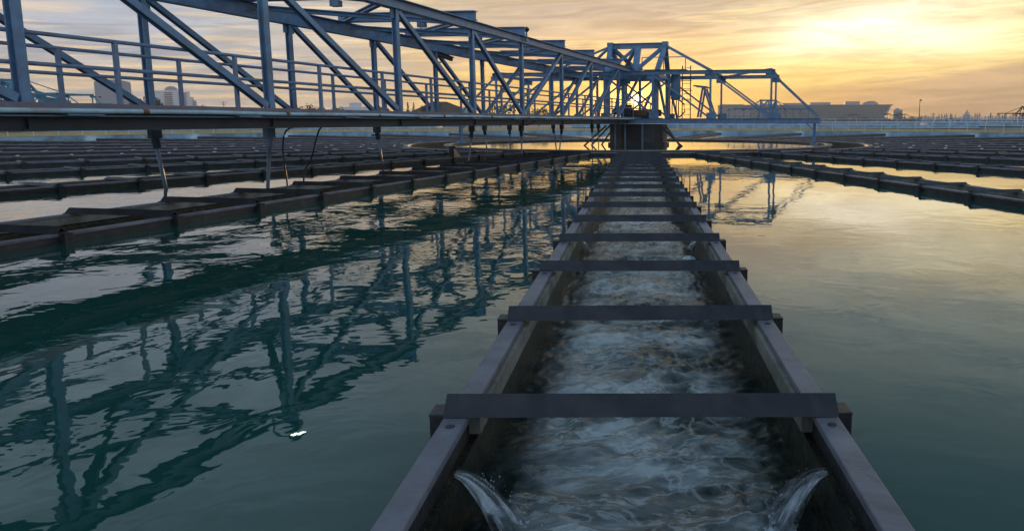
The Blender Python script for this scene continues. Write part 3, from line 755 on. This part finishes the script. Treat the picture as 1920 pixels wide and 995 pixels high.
drive = empty('drive_unit', (C.x, C.y, DECK), BR, label='dark geared motor drive inside the centre frame on the deck', cat='motor')
MB().box(-.6, .7, -.9, .9, -.05, .12).build('base_plate', steel_dark, drive, bevel=.02)
b = MB(); b.tube([(-.1, -.1, .12), (-.1, -.1, .36), (-.1, -.1, .42)], [.5, .5, .3], 20); b.build('gearbox', rustm, drive, smooth=False)
MB().tube([(-.1, -1.3, .25), (-.1, -.6, .25)], .18, 16).build('motor', steel_dark, drive)
MB().tube([(-.4, 1.2, .35), (.5, 1.2, .35)], .2, 14).build('motor', steel_dark, drive)
b = MB(); b.box(-.7, -.3, .3, .9, .12, .70); b.build('control_box', steel_dark, drive, bevel=.02)
er = Vector((D.y, -D.x, 0))        # to the right across the pool
lad = empty('access_ladder', tuple(C + er * 2.9 - D * 1.3)[:2] + (DECK,), BR, label='caged access ladder right of the pylon', cat='ladder')
for y_ in (-.22, .22): MB().bar((0, y_, -.1), (0, y_, 2.7), .05, .05).build('side_rail', steel_dark, lad)
b = MB()
for k in range(10): b.tube([(0, -.22, .15 + .27 * k), (0, .22, .15 + .27 * k)], .015, 6)
b.build('rungs', steel_dark, lad)
for k in range(4):
    b = MB(); b.tube([(-.38 * math.sin(math.pi * q / 8), -.3 * math.cos(math.pi * q / 8), .9 + .5 * k) for q in range(9)], .018, 5); b.build('cage_hoop', steel_dark, lad)
tk = empty('vertical_tank', tuple(C + er * 2.35 - D * 1.45)[:2] + (DECK,), BR, label='grey upright cylinder vessel beside the caged ladder', cat='tank')
MB().tube([(0, 0, .9), (0, 0, .96), (0, 0, 2.2), (0, 0, 2.28)], [.18, .26, .26, .18], 18).build('vessel', steel, tk, smooth=True)
for a_ in (0, 2.1, 4.2): MB().bar((.2 * math.cos(a_), .2 * math.sin(a_), -.02), (.2 * math.cos(a_), .2 * math.sin(a_), .95), .05, .05).build('leg', steel_dark, tk)
b = MB(); b.tube([(0, -.2, .9), (0, -.45, .7), (0, -.5, .3), (0, -.2, 0)], .035, 8); b.build('pipe', hosem, tk, smooth=True)
gp = empty('guard_platform', tuple(C + er * 1.6 - D * 1.75)[:2] + (U(2.68),), BR, label='small railed platform high on the right side of the pylon', cat='platform')
MB().box(-.5, .5, -1.4, .9, -.03, .0).build('grating', steel_dark, gp)
for y_ in (-1.4, -.25, .9): MB().bar((-.5, y_, 0), (-.5, y_, .62), .04, .04).build('rail_post', steel_rail, gp)
MB().bar((-.5, -1.4, .62), (-.5, .9, .62), .04, .04).build('rail', steel_rail, gp)
fr = empty('hoist_frame', tuple(C + er * 3.7 - D * .3)[:2] + (DECK,), BR, label='leaning A shaped hoist frame at the right end of the centre deck', cat='frame')
for x_ in (-.5, .5):
    MB().bar((x_, .25, 0), (x_, 0, 1.55), .10, .10).build('leg', steel, fr); MB().bar((x_, -.6, 0), (x_, -.08, 1.55), .10, .10).build('leg', steel, fr)
    MB().bar((x_, -.25, 1.6), (x_, .5, 1.68), .06, .08).build('head_beam', steel, fr)
MB().bar((-.5, 0, 1.55), (.5, 0, 1.55), .08, .08).build('cross_bar', steel, fr)

# post with a splash of sunlit water by the outer ring, and the bundle behind it
sp = empty('pump_post', (X(846, 26.6), 26.6, -.05), 0, label='dark post with an orange sunlit spill of water beside the left trough', cat='post')
MB().box(-.09, .09, -.09, .09, -.3, .55).build('post', wallout, sp)
b = MB()
for k in range(9):
    a_ = k / 8
    b.tube([(.1 + .15 * a_ * (1 - (1 - t / 6) ** 2) + .05 * k / 8, -.1 + .02 * k, .46 - .02 * k - .5 * (t / 6) ** 2) for t in range(7)], .014, 5)
b.build('spill', mat('sunlit_spill', (.75, .50, .25), .4), sp, smooth=True)  # orange sunlight is put into the water's own colour

# ------------------------------------------------------------------ beyond the basin
def cyl_tank(cx, cy, r, z0, z1, label, rail=True, slabs=True):
    e = empty('round_tank', (cx, cy, 0), 0, label=label, cat='tank', group='neighbouring round tanks')
    n = 128
    def rg(rad, z): return [(rad * math.cos(2 * math.pi * k / n), rad * math.sin(2 * math.pi * k / n), z) for k in range(n)]
    def aw(ra, rb, za, zb, nm, mt):
        b = MB(); b.add(rg(ra, za) + rg(rb, za) + rg(rb, zb) + rg(ra, zb), [f for k in range(n) for j in [(k + 1) % n] for f in ((n + k, n + j, 2 * n + j, 2 * n + k), (2 * n + k, 2 * n + j, 3 * n + j, 3 * n + k), (3 * n + k, 3 * n + j, j, k), (k, j, n + j, n + k))]); b.build(nm, mt, e)
    aw(r - .4, r, .12, z0, 'lower_wall', sandy); aw(r - .4, r + .6, z0, z1, 'gutter_wall', bluewall)
    if rail:
        for h in (.5, .95): MB().tube([(*p[:2], z1 + h) for p in rg(r + .4, 0)] + [(r + .4, 0, z1 + h)], .03, 4).build('rail', railpale, e)
        b0 = MB().bar((0, 0, 0), (0, 0, .97), .06, .06).build('rail_post', railpale, e)
        for k in range(90):
            a_ = 2 * math.pi * k / 90; l_ = ((r + .4) * math.cos(a_), (r + .4) * math.sin(a_), z1)
            if k == 0: b0.location = l_
            else: dup(b0, e, l_)
    return e
cyl_tank(X(1480, 155), 155, 44, .35, .78, 'round tank with pale blue rim behind the cross arm on the right')
cyl_tank(X(1980, 128), 128, 21, .62, 1.12, 'round tank with raised blue rim at the right edge')
cyl_tank(X(300, 118), 118, 42, .3, .7, 'round tank with teal rim beyond the left end of the basin')
bridge_frame((X(1440, 150), 150, 0), R(98), 1, steel, steel, 'distant scraper arm truss in front of the long curved hall', 'distant small pylon frame in front of the long curved hall')
bridge_frame((X(1922, 190), 190, -.5), R(120), 1, steel_dark, steel_dark, 'distant dark scraper arm truss at the right edge', 'distant dark pylon frame at the right edge')
bridge_frame((X(35, 88), 88, .6), R(85), 1, teal, teal, 'teal scraper arm truss at the far left behind the footbridge', 'teal pylon frame at the far left behind the footbridge')
tb = empty('teal_bridge', (X(35, 91), 91, 0), R(3), label='low teal truss walkway running right from the teal pylon', cat='bridge')
for z_ in (1.3, 3.1): MB().ibeam((0, 0, z_), (13, 0, z_), .2, .3).build('chord', teal, tb)
for k in range(6): MB().bar((2.1 * k, 0, 1.4), (2.1 * k + 2.1, 0, 3.0) if k % 2 else (2.1 * k, 0, 3.0), .14, .14).build('strut', teal, tb)
MB().box(-4.5, 1, 1.5, 1.7, 1.4, 4.0).build('side_panel', teal, tb)
def tri(pts, y0, y1):
    n_ = len(pts); b_ = MB(); q_ = [((px_ - 35) / F * 90, Z(py_, 90)) for px_, py_ in pts]
    return b_.add([(x_, y0, z_) for x_, z_ in q_] + [(x_, y1, z_) for x_, z_ in q_], [tuple(range(n_)), tuple(range(n_, 2 * n_))[::-1]] + [(i_, (i_ + 1) % n_, n_ + (i_ + 1) % n_, n_ + i_) for i_ in range(n_)])
for pts_ in ([(-40, 184), (14, 163), (26, 163), (26, 190), (-40, 190)], [(26, 158), (50, 155), (52, 162), (30, 164)], [(60, 164), (105, 184), (62, 184)], [(100, 180), (155, 190), (155, 195), (100, 195)]):
    tri(pts_, -2.2, -2.0).build('plate', teal, tb)
for a_, c_ in (((-45, 178), (45, 154)), ((58, 160), (150, 188)), ((-45, 196), (230, 196))):
    MB().bar(((a_[0] - 35) / F * 90, -2.4, Z(a_[1], 90)), ((c_[0] - 35) / F * 90, -2.4, Z(c_[1], 90)), .3, .22).build('stay', teal, tb)

def block(name, px0, px1, ptop, Y, depth, mt, label, cat):
    x0, x1 = X(px0, Y), X(px1, Y)
    e = empty(name, ((x0 + x1) / 2, Y, .12), -math.atan2((x0 + x1) / 2, Y), label=label, cat=cat)
    w_ = (x1 - x0) / 2; h = Z(ptop, Y) - .12
    return e, w_, h
# rounded grey silo building at left
e, w_, h = block('silo_building', 190, 246, 153, 260, 10, greym, 'blank pale grey building with a gently curved roof, left of the white flats', 'building')
b = MB(); n = 12
pf = [(-w_, 0)] + [(w_, 0)] + [(w_ - 2 * w_ * k / n, h - .35 + .9 * math.sin(math.pi * k / n) ** .8) for k in range(n + 1)]
b.add([(x, 0, z) for x, z in pf] + [(x, 10, z) for x, z in pf], [tuple(range(len(pf))), tuple(range(len(pf), 2 * len(pf)))[::-1]] + [(i, (i + 1) % len(pf), len(pf) + (i + 1) % len(pf), len(pf) + i) for i in range(len(pf))])
b.build('wall', greym, e)
for x_ in (-5.5, -4.2): MB().box(x_, x_ + .7, -.12, .01, h * .62, h * .62 + .5).build('window', glassm, e)
# white stepped apartment building
e, w_, h = block('apartment_building', 295, 366, 163, 620, 30, whitem, 'white stepped apartment block with a domed roof gable and rows of dark windows', 'building')
wx = lambda px: (px - 330.5) / 71 * 2 * w_; hz = lambda py: Z(py, 620) - .12
steps = [(295, 300, 178), (300, 316, 171), (316, 341, 169), (341, 348, 174), (348, 356, 172), (356, 362, 182), (362, 366, 190)]
b = MB()
for i, (a_, c_, t_) in enumerate(steps): b.box(wx(a_) + (0.02 if i else 0), wx(c_), -.05 * i, 22 + i * .1, 0, hz(t_))
b.build('wall', whitem, e)
n = 12; cxm = wx(327); rw = wx(337) - wx(327)
pf = [(cxm + rw * math.cos(math.pi * k / n), hz(169) + (hz(162.5) - hz(169)) * math.sin(math.pi * k / n)) for k in range(n + 1)]
b = MB(); b.add([(x, -.4, z) for x, z in pf] + [(x, 12, z) for x, z in pf], [tuple(range(len(pf))), tuple(range(len(pf), 2 * len(pf)))[::-1]] + [(i, (i + 1) % len(pf), len(pf) + (i + 1) % len(pf), len(pf) + i) for i in range(len(pf))]); b.build('dome_gable', greym, e)
for r_ in range(8):
    for a_, c_ in ((315, 328), (337.5, 340.5), (343, 350), (359, 365)):
        z_ = hz(174.5 + 3.5 * r_)
        if a_ > 355 and r_ < 4: continue
        if z_ < 2: continue
        MB().box(wx(a_), wx(c_), -.9, -.35, z_ - .45, z_ + .15).build('window', glassm, e)
# long curved hall at right
Yh = 760; e, w_, h = block('exhibition_hall', 1335, 1665, 190, Yh, 60, arenam, 'huge long hall with banded cladding, roof boxes and a flared right end', 'building')
wx = lambda px: (px - 1500) / 330 * 2 * w_; hz = lambda py: Z(py, Yh) - .12
levels = 9
b = MB(); 
for k in range(levels):
    y0 = 219 - (219 - 198) * k / levels; y1 = 219 - (219 - 198) * (k + 1) / levels
    flare = lambda yy: 1656 + (219 - yy) * .42
    z0, z1 = hz(y0 if k else 229), hz(y1)
    gap = (z1 - z0) * .3
    xa = wx(1345 + 4 * (k % 2) * 0); xb0 = wx(flare(y0)); xb1 = wx(flare(y1))
    b.add([(xa, 0, z0), (xb0, 6, z0), (xb0 + 1, 80, z0), (xa, 80, z0), (xa, 0, z1 - gap), (xb1, 6, z1 - gap), (xb1 + 1, 80, z1 - gap), (xa, 80, z1 - gap)], [(0, 3, 2, 1), (4, 5, 6, 7), (0, 1, 5, 4), (1, 2, 6, 5), (2, 3, 7, 6), (3, 0, 4, 7)])
b.build('cladding', arenam, e)
MB().box(wx(1347), wx(1652), 1.2, 78, 0, hz(198) - .5).build('inner_wall', arenad, e)
b = MB(); b.add([(wx(1345), -1, hz(198)), (wx(1666), 5, hz(198)), (wx(1666), 80, hz(198)), (wx(1345), 80, hz(198)), (wx(1345), -1, hz(196.6)), (wx(1668), 5, hz(196.6)), (wx(1668), 80, hz(196.6)), (wx(1345), 80, hz(196.6))], [(0, 3, 2, 1), (4, 5, 6, 7), (0, 1, 5, 4), (1, 2, 6, 5), (2, 3, 7, 6), (3, 0, 4, 7)]); b.build('roof_slab', arenam, e)
for a_, c_, t_ in ((1352, 1392, 195), (1415, 1448, 194.5), (1468, 1510, 193), (1518, 1555, 192), (1582, 1608, 190.5)):
    MB().box(wx(a_), wx(c_), 8, 40, hz(196.6) + .01, hz(t_)).build('roof_box', greym, e)
n = 12; pf = [(wx(1628) + (wx(1641) - wx(1628)) * math.cos(math.pi * k / n), hz(196.6) + (hz(190) - hz(196.6)) * math.sin(math.pi * k / n)) for k in range(n + 1)]
b = MB(); b.add([(x, 6, z) for x, z in pf] + [(x, 40, z) for x, z in pf], [tuple(range(len(pf))), tuple(range(len(pf), 2 * len(pf)))[::-1]] + [(i, (i + 1) % len(pf), len(pf) + (i + 1) % len(pf), len(pf) + i) for i in range(len(pf))]); b.build('roof_vault', greym, e)
# small block, tower
e, w_, h = block('office_block', 1675, 1691, 204, 900, 20, greym, 'small grey slab block just right of the long hall', 'building')
MB().box(-w_, w_, 0, 18, 0, h - 1).build('wall', greym, e); MB().box(-w_ * .6, w_ * .2, 2, 10, h - 1, h + .6).build('roof_room', greym, e)
for k in range(5): MB().box(-w_ * .8, w_ * .8, -.1, -.02, 2 + k * 2.4, 3 + k * 2.4).build('window', glassm, e)
e, w_, h = block('tower_block', 1805, 1819, 211, 1300, 20, greym, 'far grey tower with a stepped top and spire among the conifers', 'building')
MB().box(-w_, w_, 0, 18, 0, h * .75).build('wall', greym, e); MB().box(-w_ * .6, w_ * .6, 2, 14, h * .75, h).build('upper_wall', greym, e)
MB().box(-w_ * .2, w_ * .2, 4, 8, h, h + 4).build('spire', greym, e)
for k in range(5): MB().box(-w_ * .8, w_ * .8, -.15, -.02, 2 + k * 2.2, 3 + k * 2.2).build('window', glassm, e)
# white stadium like roofs, brown roofed shed, small house
e, w_, h = block('white_hall', 640, 712, 193, 500, 20, whitem, 'low white hall with tiered roofs seen through the middle of the bridge', 'building')
MB().box(-w_, w_, 0, 20, 0, h * .55).build('wall', whitem, e); MB().box(-w_ * .85, w_ * .55, 1, 18, h * .55, h * .8).build('upper_tier', whitem, e); MB().box(-w_ * .5, w_ * .1, 2, 14, h * .8, h).build('top_tier', whitem, e)
for k in range(9): MB().box(-w_ * .9 + k * w_ * .2, -w_ * .9 + k * w_ * .2 + w_ * .12, -.06, -.01, h * .25, h * .42).build('window', glassm, e)
e, w_, h = block('brown_roof_house', 758, 905, 190, 230, 20, roofm, 'long low house with a brown hipped roof behind the bridge posts', 'house')
MB().box(-w_ * .9, w_ * .9, 1, 12, 0, h * .4).build('wall', whitem, e)
b = MB(); b.add([(-w_, 0, h * .4), (w_, 0, h * .4), (w_, 13, h * .4), (-w_, 13, h * .4), (-w_ * .25, 6, h), (w_ * .1, 6, h)], [(0, 1, 5, 4), (1, 2, 5), (2, 3, 4, 5), (3, 0, 4), (0, 3, 2, 1)]); b.build('roof', roofm, e)
for k in range(6): MB().box(-w_ * .8 + k * w_ * .28, -w_ * .8 + k * w_ * .28 + w_ * .12, .94, .99, h * .12, h * .3).build('window', glassm, e)
e, w_, h = block('white_gable_house', 858, 884, 200, 200, 20, whitem, 'small white gabled house left of the middle bridge post', 'house')
MB().box(-w_ * .9, w_ * .9, .5, 6, 0, h * .5).build('wall', whitem, e)
b = MB(); b.add([(-w_, 0, h * .5), (w_, 0, h * .5), (0, 0, h), (-w_, 7, h * .5), (w_, 7, h * .5), (0, 7, h)], [(0, 1, 2), (3, 5, 4), (0, 2, 5, 3), (1, 4, 5, 2), (0, 3, 4, 1)]); b.build('roof', greym, e)
# long low wall and hedge line at the horizon
e = empty('low_wall', (X(1750, 190), 190, .12), R(-1.0), label='long low grey boundary wall on the right horizon', cat='wall')
MB().box(-34, 60, 0, .4, 0, 1.15).build('wall', greym, e); MB().box(-34, 60, -.06, .46, 1.15, 1.25).build('coping', arenad, e)
e = empty('low_wall', (X(500, 200), 200, .12), R(3), label='long low grey boundary wall behind the footbridge', cat='wall')
MB().box(-70, 62, 0, .4, 0, 1.3).build('wall', greym, e); MB().box(-70, 62, -.06, .46, 1.3, 1.4).build('coping', arenad, e)
# lamp mast, utility poles, birds
def mast(px, top, Y, name, label, cat, head):
    e = empty(name, (X(px, Y), Y, .12), 0, label=label, cat=cat); h = Z(top, Y) - .12
    MB().tube([(0, 0, 0), (0, 0, h)], [.16, .08], 8).build('pole', steel_dark, e)
    b = MB()
    if head == 'lamp': b.box(-.1, .5, -.2, .2, h - .25, h + .15)
    elif head == 'cross': b.box(-.9, .9, -.08, .08, h - .7, h - .55); b.box(-.6, .6, -.08, .08, h - 1.4, h - 1.25)
    b.build('head', steel_dark, e)
mast(1723, 188, 220, 'lamp_mast', 'tall thin lamp mast alone on the right horizon', 'lamp mast', 'lamp')
mast(1749, 211, 260, 'utility_pole', 'short pole left of the far conifer row', 'pole', 'cross')
mast(422, 190, 260, 'utility_pole', 'utility pole with cross arms right of the white flats', 'pole', 'cross')

def tree(px, top, Y, w, kind, label, group):
    e = empty('pine_tree' if kind == 1 else ('palm_tree' if kind == 2 else 'broadleaf_tree'), (X(px, Y), Y, .12), random.random() * 6, label=label, cat='tree', group=group)
    h = Z(top, Y) - .12
    MB().tube([(0, 0, 0), (.02 * h, 0, h * .45), (0, 0, h * .9)], [h * .03, h * .022, h * .006], 6).build('trunk', barkm, e)
    b = MB(); N = 420 if kind != 1 else 200
    cl = [(random.gauss(0, w * .26), random.gauss(0, w * .26), h * random.uniform(.45, .85), w * random.uniform(.16, .3)) for _ in range(9)]
    for i in range(N):
        if kind == 1:
            z = h * (.12 + .88 * random.random()); r_ = w * .5 * (1.02 - z / h) * (.5 + .6 * random.random()) ; a_ = random.random() * 6.28
            c_ = Vector((r_ * math.cos(a_), r_ * math.sin(a_), z)); s_ = h * .035
        elif kind == 2:
            a_ = (i % 11) * .571; t_ = random.random(); c_ = Vector((w * .5 * t_ * math.cos(a_), w * .5 * t_ * math.sin(a_), h * (.93 + .1 * t_ - .22 * t_ * t_))); s_ = h * .03
        else:
            q = random.choice(cl); v_ = Vector((random.gauss(0, 1), random.gauss(0, 1), random.gauss(0, .8))).normalized() * q[3] * random.uniform(.5, 1.05)
            c_ = Vector(q[:3]) + v_; s_ = h * .045
        n1_ = Vector((random.gauss(0, 1), random.gauss(0, 1), random.gauss(0, 1))).normalized(); n2_ = n1_.orthogonal().normalized()
        b.add([c_ - n1_ * s_, c_ + n2_ * s_ * .6, c_ + n1_ * s_, c_ - n2_ * s_ * .6], [(0, 1, 2, 3)])
    b.build('crown', leafm[1 if kind == 1 else random.randint(0, 1)], e)
tree(258, 181, 180, 5.0, 0, 'rounded green tree between the grey building and the flats', 'trees behind the footbridge')
tree(296, 184, 178, 4.0, 0, 'green tree overlapping the left foot of the white flats', 'trees behind the footbridge')
tree(380, 195, 210, 4.0, 0, 'low bush just right of the white flats', 'trees behind the footbridge')
for px_, tp in ((560, 196), (582, 194), (598, 197)): tree(px_, tp, 200, 4.5, 0, 'low bushy tree in the clump under the second bridge panel', 'trees behind the footbridge')
for px_, tp in ((632, 199), (720, 197)): tree(px_, tp, 205, 3.6, 0, 'low bushy tree beside the white hall', 'trees behind the footbridge')
for px_, tp in ((766, 192), (777, 193)): tree(px_, tp, 240, 2.4, 1, 'small conifer behind the brown roofed house', 'trees behind the footbridge')
tree(812, 188, 215, 5.5, 0, 'dark tree beside the ridge of the brown roof', 'trees behind the footbridge')
tree(938, 192, 190, 5.0, 0, 'dark rounded tree left of the middle bridge post', 'trees behind the footbridge')
tree(1010, 200, 190, 4.5, 0, 'dark rounded tree right of the middle bridge post', 'trees behind the footbridge')
tree(1600, 214, 260, 5.2, 2, 'flat topped spreading tree before the long hall', 'trees on the right horizon')
for px_, tp in ((1664, 212), (1677, 214), (1686, 212), (1696, 213)): tree(px_, tp, 300, 3.0, 2, 'small palm in the group right of the long hall', 'trees on the right horizon')
for px_, tp in ((1572, 221), (1588, 222), (1615, 221), (1626, 221), (1675, 219), (1702, 217), (1714, 216), (1736, 217), (1741, 219), (1655, 222), (1640, 223)):
    tree(px_, tp, 240, 4.6, 0, 'low rounded bush in the hedge along the right horizon', 'trees on the right horizon')
for k in range(34):
    px_ = 1755 + k * 5.1 + random.uniform(-1.5, 1.5)
    tree(px_, random.uniform(211, 221), 380, random.uniform(2.2, 3.6), 1, 'thin dark conifer in the long row on the right horizon', 'conifers on the right horizon')
# far treeline that reads as one mass
b = MB()
for i in range(5200):
    px_ = random.uniform(-200, 2200); Y = random.uniform(420, 470); t_ = 224.5 - 2.6 * noise.noise(Vector((px_ * .012, 0, 0))) + random.uniform(0, 4)
    c_ = Vector((X(px_, Y), Y, Z(t_, Y))); s_ = .9
    n1_ = Vector((random.gauss(0, 1), random.gauss(0, 1), random.gauss(0, 1))).normalized(); n2_ = n1_.orthogonal().normalized()
    b.add([c_ - n1_ * s_, c_ + n2_ * s_, c_ + n1_ * s_, c_ - n2_ * s_], [(0, 1, 2, 3)])
tag(b.build('far_treeline', leafm[1]), kind='stuff')

# ------------------------------------------------------------------ haze
HAZE = 0.00045
if HAZE:
    b = MB().box(-1000, 1000, -60, 1400, -3.0, 60)
    hz_ = b.build('haze', None)
    Mh = bpy.data.materials.new('haze_air'); Mh.use_nodes = True; t = Mh.node_tree; t.nodes.clear()
    pv = t.nodes.new('ShaderNodeVolumePrincipled'); pv.inputs['Color'].default_value = (1, .87, .68, 1); pv.inputs['Density'].default_value = HAZE; pv.inputs['Anisotropy'].default_value = 0.0
    o_ = t.nodes.new('ShaderNodeOutputMaterial'); t.links.new(pv.outputs[0], o_.inputs['Volume'])
    hz_.data.materials.append(Mh); tag(hz_, kind='stuff')
